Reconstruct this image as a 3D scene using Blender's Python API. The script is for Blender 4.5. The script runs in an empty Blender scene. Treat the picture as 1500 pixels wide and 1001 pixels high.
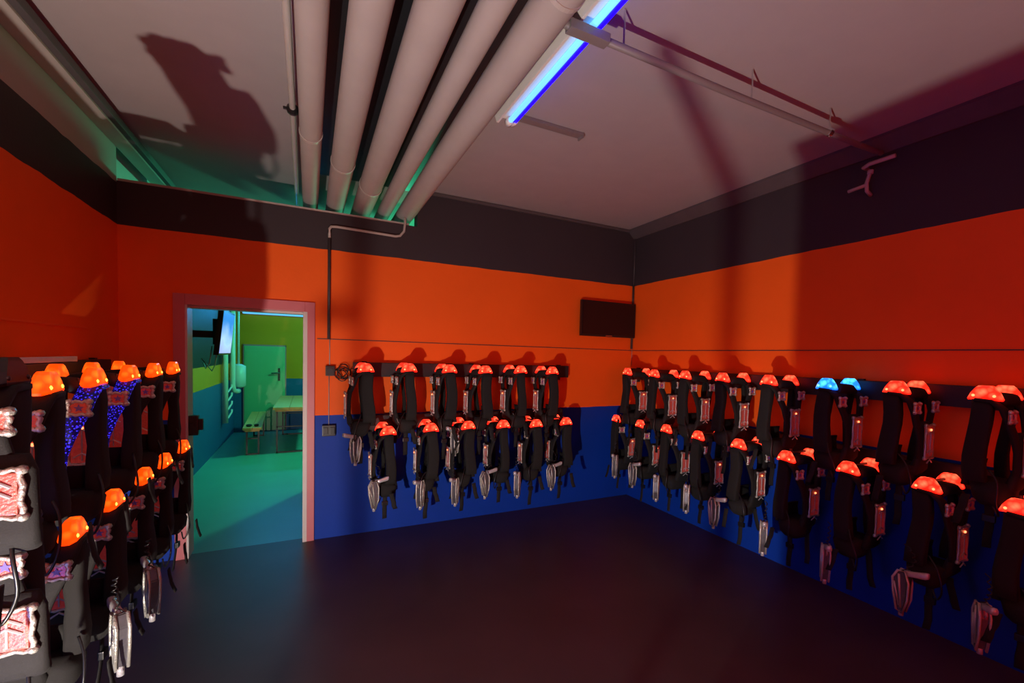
import bpy, bmesh, math, random
from mathutils import Vector, Matrix
C = bpy.context.scene
col = C.collection
V = Vector
PI = math.pi

# ------------------------------------------------------------------ helpers
def new_bm(): return bmesh.new()

def obj(name, bm, m, parent=None, smooth=False, loc=None):
    me = bpy.data.meshes.new(name)
    bmesh.ops.recalc_face_normals(bm, faces=bm.faces[:])
    bm.to_mesh(me); bm.free()
    ms = m if isinstance(m, (list, tuple)) else [m]
    for k in ms: me.materials.append(k)
    if smooth:
        for p in me.polygons: p.use_smooth = True
    o = bpy.data.objects.new(name, me); col.objects.link(o)
    if parent: o.parent = parent
    if loc: o.location = loc
    return o

def tag(o, label=None, cat=None, group=None, kind=None):
    if label: o['label'] = label
    if cat: o['category'] = cat
    if group: o['group'] = group
    if kind: o['kind'] = kind
    return o

def thing(name, label, cat, loc=(0, 0, 0), rotz=0, group=None):
    o = bpy.data.objects.new(name, None); col.objects.link(o)
    o.location = loc; o.rotation_euler = (0, 0, rotz)
    return tag(o, label, cat, group)

def struct(name, bm, m, parent=None, smooth=False):
    o = obj(name, bm, m, parent, smooth)
    if not parent: o['kind'] = 'structure'
    return o

def box(bm, a, b, bev=0.0, mi=0):
    a = V(a); b = V(b); c = (a + b) / 2; s = b - a
    r = bmesh.ops.create_cube(bm, size=1.0)
    for v in r['verts']:
        v.co = V((v.co.x * s.x, v.co.y * s.y, v.co.z * s.z)) + c
    fs = set(f for v in r['verts'] for f in v.link_faces)
    if bev > 0:
        es = list(set(e for v in r['verts'] for e in v.link_edges))
        q = bmesh.ops.bevel(bm, geom=es, offset=bev, segments=2, affect='EDGES', profile=0.7)
        fs = set(q['faces']) | set(f for f in fs if f.is_valid)
    for f in fs:
        if f.is_valid: f.material_index = mi
    return bm

def tube(bm, pts, r, n=10, closed=False, cap=True):
    pts = [V(p) for p in pts]; rings = []
    rr = r if isinstance(r, (list, tuple)) else [r] * len(pts)
    up = None
    for i, p in enumerate(pts):
        if closed: t = pts[(i + 1) % len(pts)] - pts[i - 1]
        elif i == 0: t = pts[1] - p
        elif i == len(pts) - 1: t = p - pts[i - 1]
        else: t = (pts[i + 1] - p).normalized() + (p - pts[i - 1]).normalized()
        t.normalize()
        if up is None:
            up = V((0, 0, 1)) if abs(t.z) < .9 else V((1, 0, 0))
        a = t.cross(up)
        if a.length < 1e-4: a = t.cross(V((0, 1, 0)))
        a.normalize(); b = a.cross(t).normalized(); up = b
        rings.append([bm.verts.new(p + (a * math.cos(2 * PI * k / n) + b * math.sin(2 * PI * k / n)) * rr[i]) for k in range(n)])
    m = len(rings)
    for i in range(m if closed else m - 1):
        A = rings[i]; B = rings[(i + 1) % m]
        for k in range(n):
            bm.faces.new((A[k], A[(k + 1) % n], B[(k + 1) % n], B[k]))
    if cap and not closed:
        bm.faces.new(rings[0][::-1]); bm.faces.new(rings[-1])
    return bm

def smooth(pts, n=5):
    pts = [V(p) for p in pts]; out = []
    for i in range(len(pts) - 1):
        p0 = pts[max(0, i - 1)]; p1 = pts[i]; p2 = pts[i + 1]; p3 = pts[min(len(pts) - 1, i + 2)]
        for k in range(n):
            t = k / n
            out.append(.5 * ((2 * p1) + (p2 - p0) * t + (2 * p0 - 5 * p1 + 4 * p2 - p3) * t * t + (3 * p1 - p0 - 3 * p2 + p3) * t ** 3))
    return out + [pts[-1]]

def loft(bm, secs, n=12, p=3.2, mi=0):
    """secs: (centre, half vector A, half vector B); superellipse sections."""
    rings = []
    for c, A, B in secs:
        c = V(c); A = V(A); B = V(B); ring = []
        for k in range(n):
            t = 2 * PI * (k + .5) / n; co, si = math.cos(t), math.sin(t)
            x = math.copysign(abs(co) ** (2 / p), co); y = math.copysign(abs(si) ** (2 / p), si)
            ring.append(bm.verts.new(c + A * x + B * y))
        rings.append(ring)
    for A, B in zip(rings, rings[1:]):
        for k in range(n):
            bm.faces.new((A[k], A[(k + 1) % n], B[(k + 1) % n], B[k])).material_index = mi
    bm.faces.new(rings[0][::-1]).material_index = mi; bm.faces.new(rings[-1]).material_index = mi
    return bm

def prism(bm, poly, d0, d1, axes='xz', mi=0):
    """polygon extruded along the missing axis from d0 to d1"""
    def mk(a, b, d):
        if axes == 'xz': return V((a, d, b))
        if axes == 'yz': return V((d, a, b))
        return V((a, b, d))
    A = [bm.verts.new(mk(a, b, d0)) for a, b in poly]; B = [bm.verts.new(mk(a, b, d1)) for a, b in poly]
    fs = [bm.faces.new(A), bm.faces.new(B[::-1])]
    n = len(poly)
    for k in range(n): fs.append(bm.faces.new((A[k], B[k], B[(k + 1) % n], A[(k + 1) % n])))
    for f in fs: f.material_index = mi
    return bm

# ------------------------------------------------------------------ materials
def mat(name, color, rough=.6, metal=0, emis=None, es=0, noise=None, bump=0, bscale=60, spec=.5, trans=0, coat=0):
    m = bpy.data.materials.new(name); m.use_nodes = True
    nt = m.node_tree; b = nt.nodes['Principled BSDF']
    b.inputs['Base Color'].default_value = (*color, 1)
    b.inputs['Roughness'].default_value = rough; b.inputs['Metallic'].default_value = metal
    b.inputs['Specular IOR Level'].default_value = spec
    b.inputs['Transmission Weight'].default_value = trans
    b.inputs['Coat Weight'].default_value = coat
    if emis:
        b.inputs['Emission Color'].default_value = (*emis, 1); b.inputs['Emission Strength'].default_value = es
    tc = nt.nodes.new('ShaderNodeTexCoord')
    if noise:
        amt, sc = noise
        nz = nt.nodes.new('ShaderNodeTexNoise'); nz.inputs['Scale'].default_value = sc; nz.inputs['Detail'].default_value = 5
        nt.links.new(tc.outputs['Object'], nz.inputs['Vector'])
        mx = nt.nodes.new('ShaderNodeMix'); mx.data_type = 'RGBA'
        mx.inputs[6].default_value = (*[c * (1 - amt) for c in color], 1)
        mx.inputs[7].default_value = (*[min(1, c * (1 + amt)) for c in color], 1)
        nt.links.new(nz.outputs['Fac'], mx.inputs[0]); nt.links.new(mx.outputs[2], b.inputs['Base Color'])
    if bump:
        n2 = nt.nodes.new('ShaderNodeTexNoise'); n2.inputs['Scale'].default_value = bscale; n2.inputs['Detail'].default_value = 4
        nt.links.new(tc.outputs['Object'], n2.inputs['Vector'])
        bp = nt.nodes.new('ShaderNodeBump'); bp.inputs['Strength'].default_value = bump; bp.inputs['Distance'].default_value = .01
        nt.links.new(n2.outputs['Fac'], bp.inputs['Height']); nt.links.new(bp.outputs['Normal'], b.inputs['Normal'])
    return m

def band_mat(name, bands, wob=.004, rough=.55):
    """painted wall: horizontal bands of paint by height. bands=[(z_top,color),...] last has z_top None"""
    m = mat(name, bands[0][1], rough, bump=.08, bscale=45, spec=.22)
    nt = m.node_tree; b = nt.nodes['Principled BSDF']
    g = nt.nodes.new('ShaderNodeNewGeometry'); sep = nt.nodes.new('ShaderNodeSeparateXYZ')
    nt.links.new(g.outputs['Position'], sep.inputs[0])
    nz = nt.nodes.new('ShaderNodeTexNoise'); nz.inputs['Scale'].default_value = 3.5; nz.inputs['Detail'].default_value = 2
    nt.links.new(g.outputs['Position'], nz.inputs['Vector'])
    ma = nt.nodes.new('ShaderNodeMath'); ma.operation = 'MULTIPLY_ADD'
    ma.inputs[1].default_value = wob * 4; nt.links.new(nz.outputs['Fac'], ma.inputs[0]); nt.links.new(sep.outputs['Z'], ma.inputs[2])
    prev = None
    for k, (zt, c) in enumerate(bands):
        if prev is None:
            rgb = nt.nodes.new('ShaderNodeRGB'); rgb.outputs[0].default_value = (*c, 1); prev = rgb.outputs[0]; last = zt; continue
        gt = nt.nodes.new('ShaderNodeMath'); gt.operation = 'GREATER_THAN'; gt.inputs[1].default_value = last + wob * 2
        nt.links.new(ma.outputs[0], gt.inputs[0])
        mx = nt.nodes.new('ShaderNodeMix'); mx.data_type = 'RGBA'
        nt.links.new(gt.outputs[0], mx.inputs[0]); nt.links.new(prev, mx.inputs[6]); mx.inputs[7].default_value = (*c, 1)
        prev = mx.outputs[2]; last = zt
    n3 = nt.nodes.new('ShaderNodeTexNoise'); n3.inputs['Scale'].default_value = 1.7; n3.inputs['Detail'].default_value = 6
    nt.links.new(g.outputs['Position'], n3.inputs['Vector'])
    mr = nt.nodes.new('ShaderNodeMapRange'); mr.inputs[3].default_value = .88; mr.inputs[4].default_value = 1.1
    nt.links.new(n3.outputs['Fac'], mr.inputs[0])
    ml = nt.nodes.new('ShaderNodeMix'); ml.data_type = 'RGBA'; ml.blend_type = 'MULTIPLY'; ml.inputs[0].default_value = 1
    nt.links.new(prev, ml.inputs[6]); nt.links.new(mr.outputs[0], ml.inputs[7]); nt.links.new(ml.outputs[2], b.inputs['Base Color'])
    return m

BLUE = (.003, .046, .40); ORANGE = (.95, .130, .010); BLACK = (.045, .036, .042); WHITE = (.42, .40, .38)
M = {}
M['wall'] = band_mat('painted_wall', [(1.12, BLUE), (2.59, ORANGE), (None, BLACK)])
M['wall_l'] = band_mat('painted_wall_left', [(1.12, BLUE), (2.59, ORANGE), (2.9, BLACK), (None, (.40, .40, .37))], wob=.008)
M['wall_g'] = band_mat('painted_wall_green_room', [(1.10, (.02, .10, .26)), (1.42, (.85, .25, .01)), (2.9, (.014, .015, .012)), (None, (.7, .7, .66))])
M['wall_far'] = band_mat('painted_wall_far', [(1.10, (.02, .10, .26)), (2.9, (.85, .24, .01)), (None, (.5, .5, .5))])
M['ceiling'] = mat('ceiling_paint', (.38, .33, .33), .8, noise=(.06, 6), bump=.06, bscale=30)
M['floor'] = mat('floor_coating', (.075, .050, .055), .42, noise=(.35, 2.2), bump=.04, bscale=20)
M['floor_g'] = mat('floor_coating_pale', (.10, .34, .30), .35, noise=(.10, 3), bump=.03, bscale=20)
M['blackpaint'] = mat('black_painted_metal', (.014, .014, .018), .45, noise=(.3, 20))
M['coving'] = mat('coving_paint', (.085, .07, .075), .6, noise=(.2, 9))
M['reveal'] = mat('door_reveal_paint', (.66, .62, .60), .4, noise=(.04, 12))
M['frame'] = mat('door_frame_paint', (.60, .17, .20), .4, noise=(.04, 12))
M['duct'] = mat('duct_paint', (.40, .35, .33), .75, noise=(.10, 5), bump=.04, spec=.2)
M['pipe'] = mat('pipe_paint', (.45, .40, .37), .4, noise=(.1, 9))
M['conduit'] = mat('grey_conduit', (.20, .17, .17), .45, noise=(.1, 9))
M['tray'] = mat('tray_enamel', (.75, .78, .85), .3, metal=.2, noise=(.08, 40), coat=.6)
M['darkpipe'] = mat('dark_conduit', (.06, .05, .055), .4, noise=(.2, 12))
M['fixture'] = mat('fixture_enamel', (.75, .70, .66), .35, noise=(.04, 20))
M['fabric'] = mat('black_webbing', (.010, .009, .0088), .85, noise=(.15, 140), bump=.15, bscale=300)
M['fabric2'] = mat('black_padding', (.011, .010, .0095), .9, noise=(.12, 60), bump=.12, bscale=300)
M['plastic'] = mat('black_plastic', (.012, .012, .013), .35, noise=(.2, 30))
M['silver'] = mat('silver_plastic', (.62, .60, .54), .32, metal=.6, noise=(.15, 60), bump=.5, bscale=120)
M['clear'] = mat('pale_shell', (.62, .60, .62), .25, metal=.3, noise=(.25, 80))
M['gunbody'] = mat('gun_body_plastic', (.16, .15, .17), .3, metal=.5, noise=(.3, 50))
M['lens'] = mat('red_sensor_lens', (.62, .13, .10), .3, emis=(1, .05, .03), es=.06, noise=(.3, 90), bump=.5, bscale=140, coat=.5)
M['star'] = mat('blue_star_print', (.16, .12, .50), .4, noise=(.05, 30))
M['wood'] = mat('beer_table_wood', (.75, .30, .07), .5, noise=(.22, 18), bump=.1, bscale=40)
M['greydoor'] = mat('far_door_paint', (.20, .42, .22), .45, noise=(.03, 8))
M['steel'] = mat('brushed_aluminium', (.75, .77, .80), .22, metal=1, noise=(.08, 50))
M['tvscreen'] = mat('black_screen', (.006, .006, .008), .12, noise=(.1, 10))
M['tvcase'] = mat('black_tv_case', (.010, .010, .011), .3, noise=(.1, 20))

def lamp_mat(name, base, deep, hot, st):
    m = mat(name, base, .25, emis=deep, es=st)
    nt = m.node_tree; b = nt.nodes['Principled BSDF']
    tc = nt.nodes['Texture Coordinate']
    vo = nt.nodes.new('ShaderNodeTexVoronoi'); vo.inputs['Scale'].default_value = 30
    nt.links.new(tc.outputs['Object'], vo.inputs['Vector'])
    sp = nt.nodes.new('ShaderNodeSeparateXYZ'); nt.links.new(tc.outputs['Object'], sp.inputs[0])
    mz = nt.nodes.new('ShaderNodeMapRange'); mz.inputs[1].default_value = -.01; mz.inputs[2].default_value = .03
    nt.links.new(sp.outputs['Z'], mz.inputs[0])
    mr = nt.nodes.new('ShaderNodeMapRange'); mr.inputs[1].default_value = .1; mr.inputs[2].default_value = .65
    mr.inputs[3].default_value = 1; mr.inputs[4].default_value = .1
    nt.links.new(vo.outputs['Distance'], mr.inputs[0])
    mu = nt.nodes.new('ShaderNodeMath'); mu.operation = 'MULTIPLY'
    nt.links.new(mz.outputs[0], mu.inputs[0]); nt.links.new(mr.outputs[0], mu.inputs[1])
    mx = nt.nodes.new('ShaderNodeMix'); mx.data_type = 'RGBA'; mx.inputs[6].default_value = (*deep, 1); mx.inputs[7].default_value = (*hot, 1)
    nt.links.new(mu.outputs[0], mx.inputs[0]); nt.links.new(mx.outputs[2], b.inputs['Emission Color'])
    return m
M['lamp_red'] = lamp_mat('red_lamp_shell', (.6, .02, .01), (1, .004, .001), (1, .13, .055), 2.0)
M['lamp_orange'] = lamp_mat('orange_lamp_shell', (.7, .08, .01), (1, .035, .0), (1, .17, .008), 1.6)
M['lamp_blue'] = lamp_mat('blue_lamp_shell', (.01, .15, .8), (.0, .10, 1), (.10, .85, 1), 1.9)
def emit(name, c, s):
    return mat(name, c, .4, emis=c, es=s)
M['lamp_dark'] = mat('smoked_lamp_shell', (.02, .008, .007), .3, noise=(.2, 40))
M['led_dark'] = mat('unlit_led', (.05, .03, .03), .3, noise=(.2, 40))
M['led_red'] = emit('led_red', (1, .22, .08), 3.2)
M['led_orange'] = emit('led_orange', (1, .50, .05), 4.0)
M['led_blue'] = emit('led_blue', (.15, .8, 1), 3.0)
M['tube_cyan'] = emit('uv_tube_pale', (.16, .55, 1), 1.35)
M['tube_blue'] = emit('uv_tube_deep', (.006, .0, 1), 3)
M['tube_far'] = emit('far_tube', (.13, .42, .9), .9)

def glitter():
    m = mat('blue_glitter_painted_glow', (.01, .01, .06), .3, metal=.5)  # sparkle of reflective cloth put in as glow; the straps hold no lamps
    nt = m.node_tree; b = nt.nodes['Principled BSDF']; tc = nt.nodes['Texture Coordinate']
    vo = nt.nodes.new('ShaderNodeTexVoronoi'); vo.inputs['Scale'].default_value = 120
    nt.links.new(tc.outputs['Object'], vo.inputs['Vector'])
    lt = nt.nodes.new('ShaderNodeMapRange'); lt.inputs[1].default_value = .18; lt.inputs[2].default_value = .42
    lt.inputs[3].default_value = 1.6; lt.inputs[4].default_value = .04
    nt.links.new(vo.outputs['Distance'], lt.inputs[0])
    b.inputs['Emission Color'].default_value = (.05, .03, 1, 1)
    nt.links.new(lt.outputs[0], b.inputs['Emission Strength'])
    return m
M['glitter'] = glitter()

def screen_mat():
    m = mat('bright_screen', (.02, .02, .03), .2)
    nt = m.node_tree; b = nt.nodes['Principled BSDF']; tc = nt.nodes['Texture Coordinate']
    sp = nt.nodes.new('ShaderNodeSeparateXYZ'); nt.links.new(tc.outputs['Generated'], sp.inputs[0])
    nz = nt.nodes.new('ShaderNodeTexNoise'); nz.inputs['Scale'].default_value = 1.6
    nt.links.new(tc.outputs['Generated'], nz.inputs['Vector'])
    ad = nt.nodes.new('ShaderNodeMath'); ad.operation = 'MULTIPLY_ADD'; ad.inputs[1].default_value = .6
    nt.links.new(nz.outputs['Fac'], ad.inputs[0]); nt.links.new(sp.outputs['Z'], ad.inputs[2])
    cr = nt.nodes.new('ShaderNodeValToRGB'); e = cr.color_ramp.elements
    e[0].position = .25; e[0].color = (.30, .35, .85, 1); e[1].position = 1.15; e[1].color = (.01, .18, .65, 1)
    x = e.new(.6); x.color = (.35, .55, .95, 1)
    nt.links.new(ad.outputs[0], cr.inputs[0]); nt.links.new(cr.outputs[0], b.inputs['Emission Color'])
    b.inputs['Emission Strength'].default_value = 1.35
    return m
M['screen'] = screen_mat()

# ------------------------------------------------------------------ room dimensions (metres)
D = 4.45; R = 3.536; L = 1.268; H = 1.688; ZC = 3.26; ZP = 2.91
T = .15; YF = -2.4; DG = 10.95; LG = 1.36

# ------------------------------------------------------------------ camera
yaw, pit, rol = .4772, -.0424, .0262
fw = V((math.sin(yaw) * math.cos(pit), math.cos(yaw) * math.cos(pit), math.sin(pit)))
r0 = V((math.cos(yaw), -math.sin(yaw), 0)); u0 = r0.cross(fw)
r1 = r0 * math.cos(rol) + u0 * math.sin(rol); u1 = -r0 * math.sin(rol) + u0 * math.cos(rol)
cd = bpy.data.cameras.new('camera'); cam = bpy.data.objects.new('camera', cd); col.objects.link(cam)
cd.sensor_width = 36; cd.lens = 36 * 659.3 / 1500
cd.shift_x = -(793.68 - 750) / 1500; cd.shift_y = (551.88 - 500.5) / 1500
cd.clip_start = .05
mw = Matrix((r1, u1, -fw)).transposed().to_4x4(); mw.translation = (0, 0, H)
cam.matrix_world = mw
C.camera = cam

# ------------------------------------------------------------------ shell
b = new_bm(); box(b, (-LG - .1, YF, -.1), (R, D + .075, 0)); struct('floor', b, M['floor'])
b = new_bm(); box(b, (-LG - .1, D + .075, -.1), (R, DG + .2, 0)); struct('floor_green_room', b, M['floor_g'])
b = new_bm(); box(b, (-LG - .1, YF, ZC), (R + .1, DG + .2, ZC + .1)); struct('ceiling', b, M['ceiling'])
b = new_bm(); box(b, (-L - .2, YF, 0), (-L, D, ZC)); struct('wall_left', b, M['wall_l'])
b = new_bm(); box(b, (R, YF, 0), (R + .15, DG + .2, ZC)); struct('wall_right', b, M['wall'])
b = new_bm(); box(b, (-L - .2, YF - .15, 0), (R + .15, YF, ZC)); struct('wall_front', b, M['wall'])
# back wall with doorway, low on the left (open gap under the ceiling), full height on the right
dx0, dx1, dz = -.868, -.036, 2.03
b = new_bm()
box(b, (-L, D, 0), (dx0 - .02, D + T, ZP)); box(b, (dx1 + .02, D, 0), (.915, D + T, ZP))
box(b, (dx0 - .02, D, dz + .02), (dx1 + .02, D + T, ZP)); box(b, (.915, D, 0), (R, D + T, ZC))
struct('wall_back', b, M['wall'])
b = new_bm(); box(b, (-LG - .2, D, 0), (-LG, DG + .2, ZC)); struct('wall_green_room_left', b, M['wall_g'])
b = new_bm(); box(b, (-LG, DG, 0), (R, DG + .15, ZC)); struct('wall_green_room_far', b, M['wall_far'])
b = new_bm(); box(b, (.06, D + T, 0), (.20, 6.25, ZP)); struct('wall_green_room_corridor', b, M['wall_g'])
# coving at the right wall / back wall, dark line of the ceiling joint
b = new_bm()
prism(b, [(R - .105, ZC), (R, ZC), (R, ZC - .10), (R - .02, ZC - .10), (R - .105, ZC - .02)], YF, D, 'xz')
struct('trim_1', b, M['coving'])
b = new_bm(); box(b, (.92, D - .03, ZC - .035), (R - .1, D, ZC - .005), .004); struct('trim_2', b, M['coving'])
# thin dark cable line at 1.8 m round the walls
b = new_bm(); box(b, (.06, D - .006, 1.799), (R, D, 1.806)); struct('trim_3', b, M['darkpipe'])
b = new_bm(); box(b, (R - .006, YF, 1.797), (R, D, 1.804)); struct('trim_4', b, M['darkpipe'])
b = new_bm(); box(b, (-L, YF, 1.797), (-L + .008, 3.9, 1.807)); struct('trim_5', b, mat('orange_ledge', ORANGE, .5))
# beam along the left wall under the ceiling, running through the gap
b = new_bm(); box(b, (-L + .001, YF, 3.168), (-1.13, D + 1.2, 3.22), .004); box(b, (-L + .03, YF, 3.22), (-1.16, D + 1.2, ZC))
struct('trim_6', b, [M['coving']])
b = new_bm(); box(b, (-L + .001, YF, 3.152), (-1.165, D + 1.2, 3.168), .003); struct('trim_7', b, M['pipe'])
# light capping on the partition's top edge
b = new_bm(); box(b, (-L, D + .01, ZP), (.84, D + T, ZP + .022), .003); struct('trim_8', b, M['pipe'])

b = new_bm(); box(b, (.0, YF, ZC - .03), (.93, D, ZC - .002), .003); struct('trim_gap_shade', b, M['blackpaint'])  # dark board added above the ducts for the shade in their gaps
# door frame of the passage (reddish-pink painted steel frame with white rebate)
fr = thing('door_1', 'reddish-pink painted steel door frame around the green passage in the back wall', 'door frame', (dx0, D, 0)); fr['kind'] = 'structure'
del fr['category']; del fr['label']
def fbox(a, b_): return (a[0] - dx0, a[1] - D, a[2]), (b_[0] - dx0, b_[1] - D, b_[2])
for nm, prt in {'jamb': [((dx0 - .075, D - .022, 0), (dx0, D + T + .01, dz + .085)), ((dx0 - .02, D - .018, 0), (dx0 + .014, D + T + .015, dz))],
                'jamb ': [((dx1, D - .022, 0), (dx1 + .078, D + T + .01, dz + .085)), ((dx1 - .014, D - .024, 0), (dx1 + .02, D + T + .015, dz))],
                'head': [((dx0 - .0, D - .0225, dz), (dx1 + .0, D + T + .01, dz + .085)), ((dx0, D + .05, dz - .018), (dx1, D + T + .015, dz + .02))]}.items():
    a2, c2 = fbox(*prt[0]); b = new_bm(); box(b, a2, c2, .004); jb = obj(nm.strip(), b, M['frame'], fr)
    a2, c2 = fbox(*prt[1]); b = new_bm(); box(b, a2, c2, .004); obj('rebate', b, M['reveal'], jb)
b = new_bm(); box(b, (.0, .00, .99), (.075, .06, 1.15), .006); box(b, (.07, .012, 1.03), (.105, .05, 1.12), .005)
box(b, (.02, -.012, 1.05), (.05, .003, 1.09), .004)
lk = obj('door_lock', b, M['plastic'], fr)

# far door in the green room
d2 = thing('door_2', None, None, (-1.20, DG, 0)); d2['kind'] = 'structure'
b = new_bm(); box(b, (.02, -.05, .02), (.745, -.012, 1.77), .006); box(b, (.045, -.055, .12), (.72, -.049, 1.68), .003)
leaf = obj('door_leaf', b, M['greydoor'], d2)
b = new_bm()
box(b, (-.0, -.04, 0), (.02, -.001, 1.79)); box(b, (.745, -.04, 0), (.765, -.001, 1.79)); box(b, (0, -.04, 1.77), (.765, -.001, 1.80))
obj('door_frame', b, M['frame'], d2)
b = new_bm(); box(b, (.62, -.07, 1.06), (.655, -.05, 1.32), .005); tube(b, [(.637, -.05, 1.22), (.637, -.12, 1.22), (.60, -.13, 1.22), (.50, -.13, 1.215)], .013)
obj('door_handle', b, M['plastic'], leaf)

# ------------------------------------------------------------------ ceiling ducts and pipes
ducts = [(.003, .063, 'leftmost of the five ducts'), (.208, .078, 'second from left of the five'),
         (.437, .085, 'middle one of the five'), (.632, .060, 'second from right of the five'),
         (.825, .081, 'the one nearest the blue tubes')]
for i, (x, r, lab) in enumerate(ducts):
    o = thing('ventilation_duct', 'round pale ceiling duct over the wall top, ' + lab, 'duct', (x, D, 3.045), 0, 'ducts under the ceiling')
    b = new_bm(); tube(b, [(0, y - D, 0) for y in (YF + .02, -1, 0, 1, 2, 3, 4, 5, 6.2)], r, 28)
    obj('duct_pipe', b, M['duct'], o, True)
    for yy in ((2.3 + .37 * i) % 3.2 + .9,):
        b = new_bm(); tube(b, [(0, yy - D, 0), (0, yy - D + .022, 0)], r + .004, 28); tube(b, [(0, yy - D + .011, r), (0, yy - D + .011, ZC - 3.045)], .006, 6)
        obj('duct_bracket', b, M['pipe'], o)
o = thing('thin_pipe', 'thin pale pipe with a dark coupling left of the ceiling ducts', 'pipe', (-.095, D, 3.13))
b = new_bm(); tube(b, [(.02, YF - D + .02, 0), (0, -1.3, 0), (-.01, 0, -.0), (-.03, 1.6, 0)], .017, 12); obj('pipe_run', b, M['pipe'], o, True)
b = new_bm(); tube(b, [(0, -1.33, 0), (0, -1.31, 0), (0, -1.29, 0), (0, -1.27, 0)], [.022, .034, .034, .022], 10); box(b, (-.05, -1.31, -.006), (.05, -1.29, .006), .002); tube(b, [(0, -1.3, 0), (0, -1.3, .13)], .006, 6)
obj('pipe_coupling', b, M['plastic'], o)

o = thing('ceiling_conduit', 'straight pipe crossing below the ultraviolet tubes toward the right wall', 'pipe', (.80, 1.70, 3.085))
b = new_bm(); tube(b, [(-.02, 0, .0), (1.1, 0, .0), (2.32, .02, .03), (2.62, .02, .04)], .017, 12); obj('pipe_run', b, M['conduit'], o, True)
b = new_bm(); box(b, (.16, -.026, -.020), (.36, .026, .020), .004); obj('junction_cover', b, M['conduit'], o)
b = new_bm(); tube(b, [(2.02, .012, -.005), (2.02, .012, .17)], .005, 6); tube(b, [(2.005, .012, .027), (2.035, .012, .027)], .024, 12); obj('pipe_clip', b, M['steel'], o)
for xx in (.45, 1.3):
    b = new_bm(); tube(b, [(xx, 0, 0), (xx, 0, .17)], .005, 6); obj('pipe_clip', b, M['steel'], o)

b = new_bm(); box(b, (0, -.03, 0), (.62, .03, .02), .003); box(b, (.61, -.032, -.015), (.622, .032, .02), .002)
tag(obj('ceiling_bar', b, M['conduit'], loc=(1.07, 2.76, ZC - .021)), 'flat grey mounting bar on the ceiling behind the tube lamp end', 'bar')

# twin UV fluorescent fixture
o = thing('tube_lamp', 'long ceiling batten with glowing ultraviolet tubes above the room centre', 'ceiling lamp', (1.088, 1.95, 3.12))
y0, y1 = -2.1, .70
b = new_bm(); box(b, (-.075, y0, .035), (.03, y1, .10), .006); prism(b, [(-.088, .035), (-.075, .0), (-.062, .0), (-.062, .036)], y0, y1, 'xz'); obj('lamp_housing', b, M['fixture'], o)
b = new_bm(); tube(b, [(.0, y0 + .04, .012), (.0, y1 - .04, .012)], .0155, 16); obj('tube', b, M['tube_cyan'], o, True)
b = new_bm(); tube(b, [(.030, y0 + .04, .016), (.030, y1 - .04, .016)], .0140, 16); obj('tube', b, M['tube_blue'], o, True)
for yy in (y0, y1 - .045):
    b = new_bm(); tube(b, [(.0, yy, .012), (.0, yy + .045, .012)], .024, 16); tube(b, [(.030, yy, .016), (.030, yy + .045, .016)], .019, 16); obj('tube_socket', b, M['fixture'], o, True)
b = new_bm(); box(b, (-.06, -1.2, .10), (-.02, -1.1, .141)); box(b, (-.06, .1, .10), (-.02, .2, .141)); obj('lamp_bracket', b, M['fixture'], o)

# wall pipe fittings at the top right
o = thing('pipe_fitting', 'small branching pipe fitting high on the dark right wall', 'pipe', (R, 1.83, 2.97))
b = new_bm(); tube(b, [(0, 0, -.07), (-.05, 0, -.05), (-.06, .0, .0), (-.06, -.02, .07)], .013, 10); tube(b, [(-.06, .0, -.01), (-.06, .12, -.02)], .012, 10); obj('fitting_branch', b, M['pipe'], o, True)
b = new_bm(); tube(b, [(-.06, -.02, .06), (-.06, -.022, .085)], .019, 10); obj('fitting_cap', b, M['pipe'], o, True)
o = thing('pipe_stub', 'short slanted pipe stub under the coving above the branching fitting', 'pipe', (R, 1.76, 3.10))
b = new_bm(); tube(b, [(0, .10, -.01), (-.05, .10, -.01), (-.06, .06, 0), (-.06, -.10, .0)], .014, 10); obj('stub_run', b, M['pipe'], o, True)

# conduits on the back wall
o = thing('wall_conduit', 'conduit running down from the ducts to the black power socket by the door', 'conduit', (.152, D, 1.52))
b = new_bm(); tube(b, [(0, -.02, .28), (0, -.02, 1.24)], .013, 10); obj('conduit_lower', b, M['darkpipe'], o, True)
b = new_bm(); tube(b, [(0, -.022, 1.17), (0, -.022, 1.25), (.015, -.022, 1.27), (.06, -.022, 1.275), (.56, -.022, 1.265), (.60, -.022, 1.275), (.635, -.022, 1.32), (.645, -.022, 1.40), (.645, -.022, 1.46)], .012, 10); obj('conduit_upper', b, M['pipe'], o, True)
b = new_bm(); tube(b, [(.008, -.01, .30), (.008, -.01, .03)], .004, 8); tube(b, [(.004, -.01, -.03), (.004, -.01, -.49)], .0035, 8); obj('cable', b, M['pipe'], o, True)
o = thing('power_socket', 'black power socket on the orange wall between door and vests', 'socket', (.165, D, 1.52))
b = new_bm(); box(b, (-.038, -.045, -.045), (.038, 0, .045), .006); obj('socket_box', b, M['plastic'], o)
b = new_bm(); tube(b, [(.0, -.045, 0), (0, -.052, 0)], .026, 18); obj('socket_face', b, M['blackpaint'], o)
o = thing('wall_switch', 'dark double switch box on the blue wall below the power socket', 'switch', (.157, D, .985))
b = new_bm(); box(b, (-.055, -.04, -.05), (.055, 0, .05), .006); obj('switch_box', b, M['plastic'], o)
for sx in (-.028, .028):
    b = new_bm(); box(b, (sx - .02, -.047, -.03), (sx + .02, -.04, .03), .004); obj('rocker', b, M['blackpaint'], o)
random.seed(4)
b = new_bm()
pts = []
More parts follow.
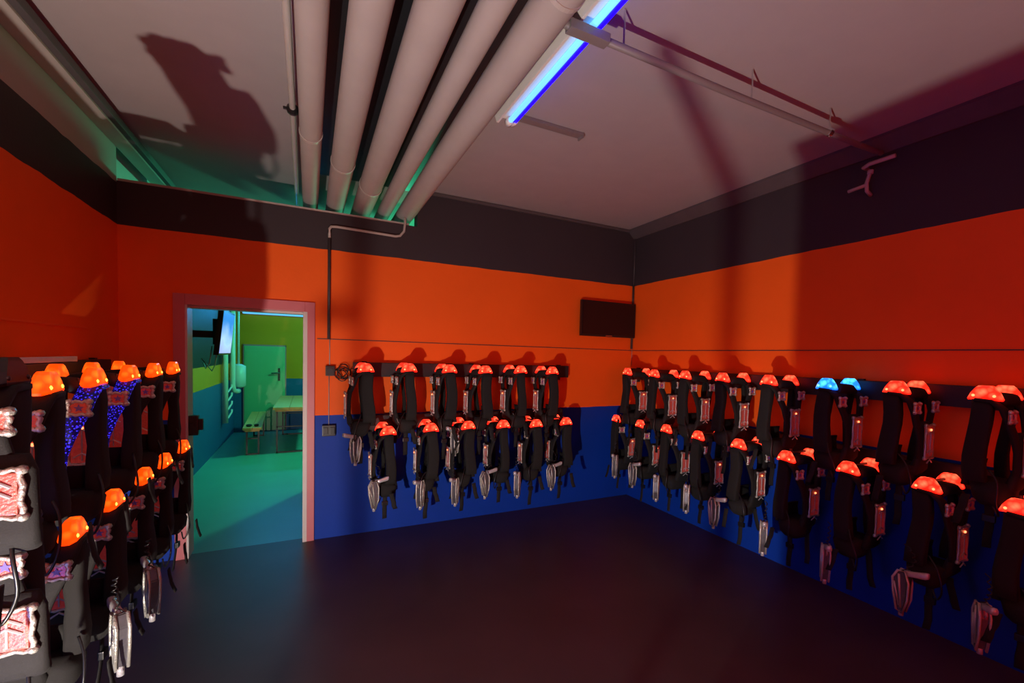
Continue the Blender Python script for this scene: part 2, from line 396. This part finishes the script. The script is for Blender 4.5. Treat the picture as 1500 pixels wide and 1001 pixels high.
for k in range(61):
    t = k / 60 * 2 * PI * 4; rr = .045 + .022 * math.sin(t * 1.3)
    pts.append((.265 + rr * math.cos(t), D - .03 - .012 * math.sin(t * .7), 1.515 - .03 * k / 60 + rr * 1.1 * math.sin(t)))
tube(b, [(.20, D - .05, 1.52), (.22, D - .04, 1.53)] + pts, .0042, 6)
tube(b, [pts[-1], (.33, D - .04, 1.54), (.37, D - .08, 1.545)], .0042, 6)
tag(obj('coiled_cable', b, M['plastic'], smooth=True), 'black cable coiled in loops between power socket and back rail', 'cable')
o = thing('corner_conduit', 'thin vertical conduit on the right wall beside the room corner', 'conduit', (R, D - .02, 1.82))
b = new_bm(); tube(b, [(-.012, 0, .77), (-.012, 0, 1.40)], .008, 10); obj('conduit_upper', b, M['darkpipe'], o, True)
b = new_bm(); tube(b, [(-.014, 0, 0), (-.014, 0, .78)], .013, 10); obj('conduit_lower', b, M['darkpipe'], o, True)
b = new_bm(); tube(b, [(-.006, 0, .0), (-.006, 0, -.2)], .003, 6); obj('cable', b, M['pipe'], o, True)

# ------------------------------------------------------------------ TV on the back wall
o = thing('television', 'black flat television on the orange back wall beside the corner', 'television', (3.13, D, 2.155))
b = new_bm(); box(b, (-.385, -.085, -.205), (.385, -.045, .205), .008); obj('tv_case', b, M['tvcase'], o)
b = new_bm(); box(b, (-.367, -.0875, -.18), (.367, -.0845, .187)); obj('screen', b, M['tvscreen'], o)
b = new_bm(); box(b, (-.10, -.05, -.09), (.10, -.001, .09), .004); obj('wall_mount', b, M['blackpaint'], o)
b = new_bm(); box(b, (-.045, -.0895, -.198), (.045, -.0845, -.190), .001); obj('emblem', b, M['steel'], o)

# ------------------------------------------------------------------ green room furniture
def bench_table(root, w, l, h, th, foot):
    b = new_bm(); nb = 2 if w < .4 else 3
    for k in range(nb):
        a = -w / 2 + k * w / nb; box(b, (a + .002, 0, h - th), (a + w / nb - .002, l, h), .004)
    for y in (.02, l / 2, l - .06): box(b, (-w / 2 + .03, y, h - th - .03), (w / 2 - .03, y + .04, h - th))
    obj('top', b, M['wood'], root)
    for y in (.16, l - .2):
        b = new_bm()
        for s in (-1, 1):
            box(b, (s * (w / 2 - .05) - .012, y, 0), (s * (w / 2 - .05) + .012, y + .025, h - th))
        box(b, (-w / 2 + .04, y, 0), (w / 2 - .04, y + .025, .022)); box(b, (-w / 2 + .04, y, h * .55), (w / 2 - .04, y + .02, h * .55 + .02))
        obj('leg_frame', b, M['blackpaint'], root)
o = thing('bench', 'narrow wooden beer bench left of the table in the green room', 'bench', (-.80, 8.35, 0), 0.04)
bench_table(o, .26, 2.2, .46, .035, .2)
o = thing('beer_table', 'wooden folding beer table seen through the doorway', 'table', (-.17, 8.36, 0), 0.0)
bench_table(o, .70, 2.2, .77, .04, .3)
o2 = thing('bench', 'wooden beer bench on the far side of the table, mostly hidden by it', 'bench', (.42, 8.4, 0), 0)
bench_table(o2, .26, 2.2, .46, .035, .2)
for k, (x, y, s) in enumerate([(-.855, 8.50, 1), (-.755, 8.50, .8)]):
    b = new_bm(); loft(b, [((0, -.05 * s, .0125), (.03 * s, 0, 0), (0, 0, .012)), ((0, 0, .022), (.042 * s, 0, 0), (0, 0, .02)), ((.01, .06 * s, .0125), (.03 * s, 0, 0), (0, 0, .012))], 10, 2.2)
    tag(obj('glove', b, M['fabric'], smooth=True, loc=(x, y, .4605)), 'small dark crumpled glove on the bench end, ' + ('left one' if k == 0 else 'right one') + ' of two', 'glove', 'gloves on the bench')
# TV in the green room
o = thing('television', 'wall television with bright blue picture high in the green room', 'television', (-.905, 6.6, 1.62))
tilt = .10
b = new_bm(); prism(b, [(-.055, 0), (-.004, 0), (-.004 + .52 * tilt, .52), (-.055 + .52 * tilt, .52)], -.42, .42, 'xz'); obj('tv_case', b, M['tvcase'], o)
b = new_bm(); prism(b, [(-.005, .02), (-.0, .02), (.0 + .48 * tilt, .50), (-.005 + .48 * tilt, .50)], -.40, .40, 'xz'); obj('screen', b, M['screen'], o)
b = new_bm(); box(b, (-LG + .906, -.05, .2), (-.05, .05, .28), .004); box(b, (-LG + .906, -.12, .1), (-LG + .93, .12, .4), .004); box(b, (-.10, -.15, .12), (-.02, .15, .42), .004); obj('wall_arm', b, M['blackpaint'], o)
b = new_bm(); tube(b, [(-.10, -.2, .1), (-.12, -.22, -.1), (-.16, -.2, -.16), (-.2, -.1, -.1)], .007, 6); tube(b, [(-.08, .0, .05), (-.10, 0, -.12), (-.14, .05, -.2), (-.25, .1, -.05)], .007, 6); obj('cable', b, M['pipe'], o, True)
# pipework
o = thing('pipework', 'pale heating pipes with short branches down the green room left wall', 'pipe', (-LG, 9.45, .40))
b = new_bm(); tube(b, [(.06, 0, 0), (.06, 0, 2.5)], .045, 14); obj('riser', b, M['fixture'], o, True)
b = new_bm(); tube(b, [(.10, .55, 2.5), (.10, .55, .62), (.11, .58, .53), (.14, .68, .50), (.16, .80, .50)], .045, 14); obj('riser', b, M['fixture'], o, True)
for k in range(4):
    z = .10 + .155 * k
    b = new_bm(); tube(b, [(.06, .0, z - .07), (.08, .25, z - .02), (.09, .50, z + .03), (.09, .52, z + .08)], .017, 8); obj('branch', b, M['fixture'], o, True)
o = thing('water_tank', 'small rounded pale tank beside the pipes near the far door', 'tank', (-LG + .15, 10.35, .95))
b = new_bm(); tube(b, [(0, 0, 0), (0, 0, .04), (0, 0, .42), (0, 0, .46)], [.05, .12, .12, .05], 18); obj('tank_body', b, M['fixture'], o, True)
b = new_bm(); tube(b, [(0, 0, .44), (0, 0, 1.9)], .02, 8); obj('tank_pipe', b, M['fixture'], o, True)
b = new_bm(); box(b, (-.149, -.03, .2), (-.1, .03, .26)); obj('tank_bracket', b, M['blackpaint'], o)
# pale blue tube on far wall
o = thing('tube_lamp', 'pale blue strip light along the top of the far yellow-green wall', 'strip lamp', (-1.2, DG, 2.46))
b = new_bm(); box(b, (-.05, -.09, .03), (1.75, -.0, .10), .004); obj('lamp_housing', b, M['fixture'], o)
b = new_bm(); box(b, (0, -.12, -.045), (1.7, -.05, .04), .02); obj('tube', b, M['tube_far'], o)

# ------------------------------------------------------------------ vest rails
def rail(name, lab, loc, rz, length, zs, pegs, dep=.075, group='rails for the vests'):
    """local x runs along the wall from 0 to length, local -y goes out of the wall"""
    o = thing(name, lab, 'rail', loc, rz, group)
    b = new_bm(); box(b, (0, -dep, -.13), (length, -.02, 0), .005); obj('board', b, M['blackpaint'], o)
    b = new_bm()
    n = max(2, int(length / 1.0) + 1)
    for k in range(n):
        x = .1 + (length - .2) * k / (n - 1); box(b, (x - .02, -.03, -.16), (x + .02, 0, .01))
    obj('wall_plate', b, M['blackpaint'], o)
    for p, out in pegs:
        b = new_bm(); tube(b, [(p, -dep + .01, -.075), (p, -out - .05, -.075), (p, -out - .07, -.06), (p, -out - .07, -.045)], .009, 8)
        obj('peg', b, M['darkpipe'], o)
    return o
backU = [.440, .800, 1.165, 1.515, 1.885, 2.245]; backL = [.625, .995, 1.345, 1.700, 2.060, 2.410]
rightU = [4.00, 3.565, 3.14, 2.71, 2.275, 1.84, 1.43, 1.03]; rightL = [4.15, 3.73, 3.34, 2.935, 2.505, 2.09, 1.665, 1.245, .873]
leftU = [2.10, 2.475, 2.88, 3.27, 3.665]; leftL = [2.24, 2.62, 3.045, 3.42, 3.87]
OB, ORR, OL = .37, .41, .49
rail('vest_rail', 'upper black rail on the back wall beside the coiled cable', (.35, D, 1.60), 0, 2.25, None, [(x - .35, OB - .12) for x in backU], group=None)
rail('vest_rail', 'lower black rail on the back wall at the blue paint edge', (.42, D, 1.112), 0, 2.12, None, [(x - .42, OB - .12) for x in backL], group=None)
rail('vest_rail', 'upper black rail along the right wall, carrying the blue-lit vest', (R, 4.38, 1.585), -PI / 2, 3.9, None, [(4.38 - y, ORR - .12) for y in rightU], group=None)
rail('vest_rail', 'lower black rail along the right wall under the blue-lit vest', (R, 4.38, 1.105), -PI / 2, 4.0, None, [(4.38 - y, ORR - .12) for y in rightL], group=None)
rail('vest_rail', 'upper black rail along the left wall beside the passage door', (-L, 1.3, 1.60), PI / 2, 2.75, None, [(y - 1.3, OL - .12) for y in leftU], group=None)
rail('vest_rail', 'lower black rail along the left wall beside the passage door', (-L, 1.3, 1.105), PI / 2, 2.75, None, [(y - 1.3, OL - .12) for y in leftL], group=None)
o = thing('metal_tray', 'shiny aluminium tray on the left rail above the grey-lit vest', 'tray', (-L, 1.35, 1.605))
b = new_bm(); box(b, (.002, 0, 0), (.27, 1.62, .008), .002); box(b, (.258, 0, 0), (.27, 1.62, .03), .002); obj('tray_plate', b, M['tray'], o)
for y in (.55, 1.18, 1.48):
    b = new_bm(); box(b, (.17, y, .008), (.245, y + .10, .022), .003); obj('tray_clip', b, M['clear'], o)

# ------------------------------------------------------------------ vests
SEP = .26
def star_bm(cx, cz, r, y0, y1):
    b = new_bm(); poly = []
    for k in range(10):
        a = PI / 2 + k * PI / 5; rr = r if k % 2 == 0 else r * .42
        poly.append((cx + rr * math.cos(a), cz + rr * math.sin(a)))
    prism(b, poly, y0, y1, 'xz'); return b

def frame_bm(cx, cz, w, h, y, m, knobs=True):
    """ornate silver frame ring around a lens, standing on plane y facing m"""
    b = new_bm(); t = .011
    pts = [(cx - w, cz - h), (cx + w, cz - h), (cx + w, cz + h), (cx - w, cz + h)]
    n = 6
    path = []
    for i in range(4):
        a = pts[i]; c = pts[(i + 1) % 4]
        for k in range(n):
            f = k / n; wv = .0035 * math.sin(f * PI * 4)
            path.append((a[0] + (c[0] - a[0]) * f + (wv if i % 2 else 0), y + m * .006, a[1] + (c[1] - a[1]) * f + (0 if i % 2 else wv)))
    tube(b, path, t * .62, 7, closed=True)
    if knobs:
        for px, pz in pts:
            tube(b, [(px, y - m * .002, pz), (px, y + m * .008, pz), (px, y + m * .016, pz)], [.012, .012, .006], 8)
    return b

def lamp_bm(u, m, tiltz=0):
    b = new_bm()
    # saddle-shaped faceted shell over the shoulder: long in v (.15), narrow in u (.08)
    secs = [(0, .066, .024), (.010, .070, .026), (.036, .058, .023), (.058, .040, .019), (.066, .030, .015)]
    rings = []
    for z, a, c in secs:
        ch = .42
        ring = [(a, c * ch), (a * (1 - .25), c), (-a * (1 - .25), c), (-a, c * ch), (-a, -c * ch), (-a * .75, -c), (a * .75, -c), (a, -c * ch)]
        rings.append([b.verts.new(V((u + q, m * .015 + p, z - .012 * (abs(p) / .078) ** 2 * 1.5 + .004))) for p, q in ring])
    for A, B in zip(rings, rings[1:]):
        for k in range(8): b.faces.new((A[k], A[(k + 1) % 8], B[(k + 1) % 8], B[k]))
    b.faces.new(rings[0][::-1]); b.faces.new(rings[-1])
    return b

def make_vest(variant, m, lamp, glit=False, SEP=.26, near=False):
    """local +x: out from the wall; m: sign of local y the chest faces; origin at the near shoulder lamp"""
    rnd = random.Random(variant * 7 + (3 if m > 0 else 0))
    j = lambda a: rnd.uniform(-a, a)
    t = thing('laser_tag_vest', '', 'vest')
    lm = M['lamp_' + lamp]; ld = M['led_' + lamp]
    gap = .08 if near else .115 + j(.02)
    for si, u in enumerate((0, -SEP)):
        ww = (.043 if si == 0 else .016) + j(.007); cv = (-.005 if si == 0 else .02) + j(.01)
        # rear shoulder pad
        b = new_bm(); secs = []
        for k in range(8):
            f = k / 7; z = -.004 - .43 * f
            secs.append(((u - .25 * 0 + (.0 if si == 0 else .0) + j(.003), m * (cv + .012 * math.sin(f * 5 + variant)) , z), (.028 + .004 * math.sin(f * 9), 0, 0), (0, ww + .006 * f, 0)))
        loft(b, secs, 16, 5.0); obj('shoulder_pad', b, M['fabric2'], t, True)
        # front strap: over the top, then down and inward to the chest panel
        b = new_bm(); secs = []
        P = [(-.02, -.008, 0), (.045, -.012, 0), (.085, -.05, .05), (.102, -.11, .2), (gap, -.18, .55), (gap + .01, -.27, .85), (gap + .008, -.40, 1)]
        tgt = (.025 if si == 0 else -.04) if near else -SEP / 2 + (.045 if si == 0 else -.045)
        for i, (v, z, f) in enumerate(P):
            a = P[max(0, i - 1)]; c = P[min(len(P) - 1, i + 1)]
            d = V((0, m * (c[0] - a[0]), c[1] - a[1])).normalized(); nrm = V((1, 0, 0)).cross(d)
            secs.append(((u + (tgt - u) * f, m * v, z), (.036 - .010 * f, 0, 0), nrm * .013))
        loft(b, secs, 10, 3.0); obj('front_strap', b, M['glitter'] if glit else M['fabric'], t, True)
        b = lamp_bm(u, m); sl = obj('shoulder_lamp', b, lm, t)
        if si == 0:
            for q in (-.042, .040):
                b = new_bm(); bmesh.ops.create_icosphere(b, subdivisions=2, radius=.009, matrix=Matrix.Translation((u + .020, m * .015 + q, .016)))
                obj('led', b, ld, sl, True)
        # small sensor with star on the strap
        cu = (.022 if si == 0 else u) if near else u + (tgt - u) * .12; yy = m * .114; zz = -.085
        b = new_bm(); box(b, (cu - .026, yy - .006, zz - .022), (cu + .026, yy + .006, zz + .022), .004)
        ss = obj('strap_sensor', b, M['lens'], t)
        obj('silver_rim', frame_bm(cu, zz, .029, .025, yy, m), M['silver'], ss, True)
        obj('star', star_bm(cu, zz, .016, yy + m * .006, yy + m * .0085), M['star'], ss)
    # collar pad between the shoulders
    b = new_bm(); kk = SEP / .26
    loft(b, [((-.040 * kk, m * .02, -.02), (0, .06, 0), (0, 0, .018)), ((-.06 * kk, m * .025, .0), (0, .066, 0), (0, 0, .030)),
             ((-.13 * kk, m * .025, .002), (0, .068, 0), (0, 0, .032)), ((-.19 * kk, m * .025, .0), (0, .066, 0), (0, 0, .030)), ((-.225 * kk, m * .02, -.02), (0, .07, 0), (0, 0, .02))], 14, 3.2)
    obj('collar', b, M['fabric'], t, True)
    # chest panel
    cu = .022 if near else -SEP / 2; y = m * (gap + .018)
    b = new_bm(); loft(b, [((cu, m * (gap + .005), -.17), (.05, 0, 0), (0, .012, 0)), ((cu, m * (gap + .01), -.21), (.066, 0, 0), (0, .016, 0)),
                           ((cu, m * (gap + .01), -.36), (.068, 0, 0), (0, .018, 0)), ((cu + .005, m * (gap - .01), -.40 if near else -.46), (.055 if near else .08, 0, 0), (0, .028, 0)), ((cu + .0, m * (gap - .03), -.42 if near else -.49), (.05 if near else .075, 0, 0), (0, .024, 0))], 14, 3.6)
    obj('chest_panel', b, M['fabric'], t, True)
    yc = m * (gap + .030); sh = .052 if near else .090; sz = -.262 if near else -.285
    b = new_bm(); box(b, (cu - .041, min(yc - .010, yc + .010), sz - sh), (cu + .041, max(yc - .010, yc + .010), sz + sh), .006)
    cs = obj('chest_sensor', b, M['lens'], t)
    obj('silver_rim', frame_bm(cu, sz, .047, sh + .006, yc, m), M['silver'], cs, True)
    b = new_bm()
    for q in ((.06, .11) if near else (-.1, -.22, .12)):
        tube(b, [(cu - .03, yc + m * .011, -.30 + q * .5), (cu, yc + m * .013, -.28 + q * .5), (cu + .03, yc + m * .011, -.30 + q * .5)], .004, 6)
    tube(b, [(cu, yc + m * .012, sz - sh + .01), (cu, yc + m * .012, sz + sh - .02)], .003, 6)
    obj('chevron', b, M['clear'], cs)
    b = new_bm(); tube(b, [(cu, yc + m * .009, sz + sh - .02), (cu, yc + m * .016, sz + sh - .02)], .007, 10); obj('led', b, M['led_red'], cs)
    # back panel
    bc = -.05 if near else cu; bw = .55 if near else 1
    b = new_bm(); loft(b, [((bc, -m * .030, -.34), (.09 * bw, 0, 0), (0, .012, 0)), ((bc, -m * .045, -.38), (.10 * bw, 0, 0), (0, .02, 0)), ((bc, -m * .05, -.42 if near else -.47), (.12 * bw, 0, 0), (0, .03, 0))], 12, 3.4)
    obj('back_panel', b, M['fabric'], t, True)
    # waist
    tw = j(.03)
    b = new_bm(); loft(b, [((cu - .04, m * .02, -.34), (.06, 0, 0), (0, .05, 0)), ((cu - .045, m * .02, -.385), (.062, 0, 0), (0, .055, 0)), ((cu - .04, m * .02, -.415), (.06, 0, 0), (0, .05, 0))] if near else [((cu + .03, m * .03, -.43), (.10, 0, 0), (0, .075, 0)), ((cu + .035, m * (.035 + tw), -.47), (.115, .0, 0), (0, .08, 0)),
                           ((cu + .04, m * (.04 + tw), -.525), (.105, 0, 0), (0, .07, 0)), ((cu + .045, m * (.045 + tw), -.555), (.075, 0, 0), (0, .05, 0))], 14, 4)
    obj('waist_pad', b, M['fabric2'], t, True)
    # hanging webbing straps
    for k in range(1 if near else 3):
        x0 = cu + .14 * (k - .6) * .8 + .05 + j(.02); v0 = m * (.085 - .045 * k + j(.01)); ln = [.20, .30, .16][k] + j(.05); sw = j(.03)
        b = new_bm(); secs = []
        for q in range(6):
            f = q / 5
            secs.append(((x0 + sw * f * f, v0 + m * j(.004) - m * .03 * f * (k - 1), -.50 - ln * f), (.004, 0, 0), (0, .019, .002)))
        loft(b, secs, 6, 4); s = obj('hanging_strap', b, M['fabric'], t, True)
        if k == 1:
            zb = -.50 - ln * .45
            b = new_bm(); box(b, (x0 - .010, v0 - .026, zb - .018), (x0 + .012, v0 + .026, zb + .018), .004); obj('buckle', b, M['plastic'], s)
    # side cable loop
    b = new_bm(); tube(b, smooth([(.02, m * (.05), -.36), (.045, m * (.09 + j(.02)), -.42), (.05, m * (.11 + j(.02)), -.52), (.02, m * (.10), -.59), (.0, m * .07, -.55)]), .0045, 6)
    obj('cable', b, M['plastic'], t, True)
    return t

def make_gun(variant, m):
    """toy gun hanging muzzle down; origin at the top of its body; profile in local yz, thickness along x"""
    t = thing('laser_tag_gun', '', 'toy gun')
    T2 = .021
    b = new_bm()
    prism(b, [(.020 * m, 0), (.045 * m, -.05), (.040 * m, -.12), (.020 * m, -.225), (-.004 * m, -.235), (-.022 * m, -.16), (-.024 * m, -.06), (-.008 * m, -.005)], -T2, T2, 'yz')
    bmesh.ops.bevel(b, geom=b.edges[:], offset=.005, segments=2, affect='EDGES'); body = obj('body', b, M['gunbody'], t)
    loop = [(.026, -.0), (.050, -.05), (.045, -.12), (.024, -.228), (-.006, -.240), (-.027, -.16), (-.029, -.06), (-.012, .002)]
    for s in (-1, 1):
        b = new_bm(); tube(b, [(s * T2, m * p, z) for p, z in loop], .0065, 7, closed=True)
        tube(b, [(s * T2, m * .02, -.02), (s * T2 * 1.15, m * .012, -.10), (s * T2, m * .004, -.21)], .006, 6)
        tube(b, [(s * T2, m * .042, -.07), (s * T2 * 1.15, m * .028, -.12), (s * T2, m * .012, -.20)], .005, 6)
        obj('side_shell', b, M['silver'], t, True)
    b = new_bm(); loft(b, [((0, -m * .0, -.012), (.016, 0, 0), (0, 0, .020)), ((0, -m * .04, -.004), (.015, 0, 0), (0, 0, .017)), ((0, -m * .10, .012), (.017, 0, 0), (0, 0, .020)), ((0, -m * .112, .016), (.014, 0, 0), (0, 0, .016))], 10, 3)
    obj('grip', b, M['clear'], t, True)
    b = new_bm(); tube(b, [(0, -m * .03, -.02), (0, -m * .035, -.045), (0, -m * .022, -.062)], .004, 6); obj('trigger', b, M['silver'], t, True)
    b = new_bm(); tube(b, [(0, m * .008, -.22), (0, m * .007, -.262)], .013, 12); obj('muzzle', b, M['clear'], t, True)
    b = new_bm(); pts = []
    for k in range(33):
        f = k / 32; a = f * 2 * PI * 5
        pts.append((.008 * math.cos(a) - .01 * f, m * (.01 - .05 * math.sin(f * PI)) + .008 * math.sin(a), .004 + .15 * f))
    tube(b, pts, .0032, 6); obj('coiled_cord', b, M['plastic'], t, True)
    return t

def dup(root):
    r = root.copy(); col.objects.link(r)
    for ch in list(root.children):
        c = ch.copy(); col.objects.link(c); c.parent = r
        for g in list(ch.children):
            d = g.copy(); col.objects.link(d); d.parent = c
    return r
cache = {}
def place(kind, key, loc, rot, label, group):
    k = (kind,) + key
    if k not in cache:
        cache[k] = make_vest(*key) if kind == 'v' else make_gun(*key); o = cache[k]
    else: o = dup(cache[k])
    o.location = loc; o.rotation_euler = rot; o['label'] = label
    if group: o['group'] = group
    return o
rnd = random.Random(11)
ordn = ['first', 'second', 'third', 'fourth', 'fifth', 'sixth', 'seventh', 'eighth', 'ninth']
ZU, ZL = 1.53, .995
# back wall: chest faces -x, out is -y -> rotate -90 with m=-1
for i, x in enumerate(backU):
    place('v', (i % 3, -1, 'red'), (x, D - OB, ZU + rnd.uniform(-.006, .006)), (0, 0, -PI / 2 + rnd.uniform(-.05, .05)),
          'black vest with red shoulder lamp, %s from the door in the back wall upper row' % ordn[i], 'vests on the back wall upper rail')
for i, x in enumerate(backL):
    place('v', ((i + 1) % 3, -1, 'red'), (x, D - OB - .03, ZL + rnd.uniform(-.008, .008)), (0, 0, -PI / 2 + rnd.uniform(-.06, .06)),
          'black vest with red shoulder lamp, %s from the door in the back wall lower row' % ordn[i], 'vests on the back wall lower rail')
for i, y in enumerate(rightU):
    lamp = 'blue' if i == 5 else 'red'
    lab = 'black vest with glowing blue shoulder lamps, the only blue-lit one on the right wall' if i == 5 else 'black vest with red shoulder lamp, %s from the corner in the right wall upper row' % ordn[i]
    place('v', (i % 3, 1, lamp), (R - ORR, y, ZU + rnd.uniform(-.005, .005)), (0, 0, PI + rnd.uniform(-.04, .04)), lab, 'vests on the right wall upper rail')
for i, y in enumerate(rightL):
    place('v', ((i + 2) % 3, 1, 'red'), (R - ORR - .02, y, ZL - .005 + rnd.uniform(-.008, .008)), (0, 0, PI + rnd.uniform(-.06, .06)),
          'black vest with red shoulder lamp, %s from the corner in the right wall lower row' % ordn[i], 'vests on the right wall lower rail')
for i, y in enumerate(leftU):
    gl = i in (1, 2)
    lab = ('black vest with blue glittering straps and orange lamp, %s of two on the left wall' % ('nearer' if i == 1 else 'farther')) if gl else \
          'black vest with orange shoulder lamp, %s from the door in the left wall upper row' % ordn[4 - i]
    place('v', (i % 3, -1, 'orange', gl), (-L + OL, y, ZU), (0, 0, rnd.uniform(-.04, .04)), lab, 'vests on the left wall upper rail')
for i, y in enumerate(leftL):
    place('v', ((i + 1) % 3, -1, 'orange'), (-L + OL + .01, y, ZL - .01), (0, 0, rnd.uniform(-.05, .05)),
          'black vest with orange shoulder lamp, %s from the door in the left wall lower row' % ordn[4 - i], 'vests on the left wall lower rail')
# grey-lit vests at the left edge of the picture
place('v', (0, -1, 'dark', False, .06, True), (-.688, 1.66, ZU + .055), (0, 0, -.03), 'nearest upper vest, lit grey with star sensors, at the left edge', None)
place('v', (1, -1, 'dark', False, .06, True), (-.722, 1.79, ZL + .19), (0, 0, -.06), 'nearest lower vest, lit grey with silver-rimmed sensors, at the left edge', None)

# guns
GB = 'toy guns hanging below the back wall vests'; GR = 'toy guns hanging below the right wall vests'
for i, (x, z, tl) in enumerate([(.50, .60, .12), (.88, .56, .0), (1.20, .55, -.05), (1.50, .585, .16), (1.83, .55, -.03), (2.22, .585, .16)]):
    place('g', (0, 1), (x, D - OB - .07, z), (0 if i % 2 else .0, 0, -PI / 2), 'silver and black toy gun, %s from the door, under the back wall lower row' % ordn[i], GB).rotation_euler = (tl * 0, 0, PI / 2 if tl > .1 else -PI / 2 + .9)
for i, (x, z) in enumerate([(.345, .985), (1.215, 1.0)]):
    place('g', (0, 1), (x, D - OB + .02, z), (0, 0, -PI / 2 + .6), 'toy gun in the %s, behind the back wall lower row' % ['gap nearest the cable coil', 'middle of the row'][i], GB)
for i, (y, z) in enumerate([(4.12, .62), (3.80, .60), (3.44, .56), (3.04, .57), (2.72, .545), (2.26, .50), (1.80, .50), (1.36, .52), (1.02, .50)]):
    place('g', (1, -1), (R - ORR - .09, y - .08, z), (0, 0, (PI if i in (1, 4, 7) else PI - .9)), 'silver and black toy gun, %s from the corner, under the right wall lower row' % ordn[i], GR)
for i, (y, z) in enumerate([(2.50, .60), (2.92, .60)]):
    place('g', (1, -1), (-L + OL + .09, y - .12, z), (0, 0, .5), 'dim toy gun %s, hanging below the left wall lower row' % ['nearer the picture edge', 'nearer the doorway'][i], 'toy guns hanging below the left wall vests')

for (x, z, a, lab) in [(.765, 1.035, .25, 'small pale plastic tag between the first and second back wall vests'), (1.90, 1.055, .4, 'small pale plastic tag between the fourth and fifth back wall vests')]:
    b = new_bm(); box(b, (-.04, -.004, -.014), (.04, .004, .014), .003)
    tube(b, [(-.03, 0, .012), (-.05, .01, .06), (-.05, .03, .09)], .002, 6)
    o = tag(obj('plastic_tag', b, M['clear'], loc=(x, D - OB + .02, z)), lab, 'tag'); o.rotation_euler = (0, -a, 0)
# ------------------------------------------------------------------ floodlight out of frame, and unseen blockers added to cast its shadow bands
o = thing('floor_lamp', 'small floodlight standing on the floor behind the viewer', 'lamp', (-.80, .33, 0))
b = new_bm(); box(b, (-.09, -.12, 0), (.09, -.03, .03), .004); tube(b, [(0, -.07, .03), (0, -.07, .10)], .012, 8); box(b, (-.07, -.10, .09), (.07, -.035, .20), .006); obj('lamp_body', b, M['blackpaint'], o)
wl = bpy.data.lights.new('flood_light', 'POINT'); wl.energy = 335; wl.color = (1, .86, .74); wl.shadow_soft_size = .014
wo = bpy.data.objects.new('flood_light', wl); col.objects.link(wo); wo.location = (-.80, .35, .16)
o = thing('shade_blocker', 'unseen low black cabinet behind the viewer', 'blocker', (.02, -.6, 0))  # unseen box added to shade the right wall and ceiling edge
b = new_bm(); box(b, (0, 0, 0), (.5, 1.33, .82), .008); obj('blocker_body', b, M['blackpaint'], o)
for k in range(2):
    b = new_bm(); box(b, (.03 + .235 * k, 1.331, .05), (.235 + .235 * k, 1.345, .78), .004); dd = obj('blocker_door', b, M['tvcase'], o)
    b = new_bm(); box(b, (.20 + .09 * k, 1.345, .38), (.215 + .09 * k, 1.365, .50), .003); obj('handle', b, M['steel'], dd)

def stand(x, y, h, r, bar, lab):  # unseen pole, added only to cast a soft shadow band
    o = thing('shadow_stand', lab, 'stand', (x, y, 0))
    b = new_bm(); tube(b, [(0, 0, .02), (0, 0, h)], r, 12); obj('pole', b, M['blackpaint'], o, True)
    b = new_bm(); tube(b, [(0, 0, 0), (0, 0, .02)], .075, 20); obj('base', b, M['blackpaint'], o)
    if bar:
        b = new_bm(); box(b, (-.035, -.006, bar - .008), (.006, .006, bar + .008), .003); obj('cross_bar', b, M['blackpaint'], o)
stand(-.375, .61, .715, .010, 0, 'unseen taller thin black stand, added for its shadow, beside the low black cabinet')
stand(-.682, .75, .45, .0075, .345, 'unseen shorter black stand with a cross bar, added for its shadow, near the left vests')
def light(kind, name, loc, e, c, size=.1, rot=None, sy=None):
    l = bpy.data.lights.new(name, kind); l.energy = e; l.color = c
    if kind == 'AREA':
        l.size = size
        if sy: l.shape = 'RECTANGLE'; l.size_y = sy
    else: l.shadow_soft_size = size
    ob = bpy.data.objects.new(name, l); col.objects.link(ob); ob.location = loc
    if rot: ob.rotation_euler = rot
    return ob
light('AREA', 'red_flood', (1.6, -2.2, 1.3), 25, (1, .002, .008), 1.0, (math.radians(100), 0, 0), .6)
light('POINT', 'green_lamp', (1.2, 8.0, 2.78), 230, (.08, 1, .50), .08)
light('AREA', 'blue_strip', (-.35, DG - .14, 2.44), 17, (.03, .40, 1), 1.7, (math.radians(-68), 0, 0), .1)
light('POINT', 'green_fill_near_gap', (1.5, 5.5, 2.98), 10, (.03, 1, .3), .08)  # added green fill that brightens wall and ceiling at the gap

w = bpy.data.worlds.new('world'); w.use_nodes = True; C.world = w
w.node_tree.nodes['Background'].inputs[0].default_value = (.004, .002, .004, 1); w.node_tree.nodes['Background'].inputs[1].default_value = 1
C.view_settings.view_transform = 'Standard'; C.view_settings.look = 'None'
C.view_settings.exposure = 0; C.view_settings.gamma = 1; C.view_settings.use_curve_mapping = False
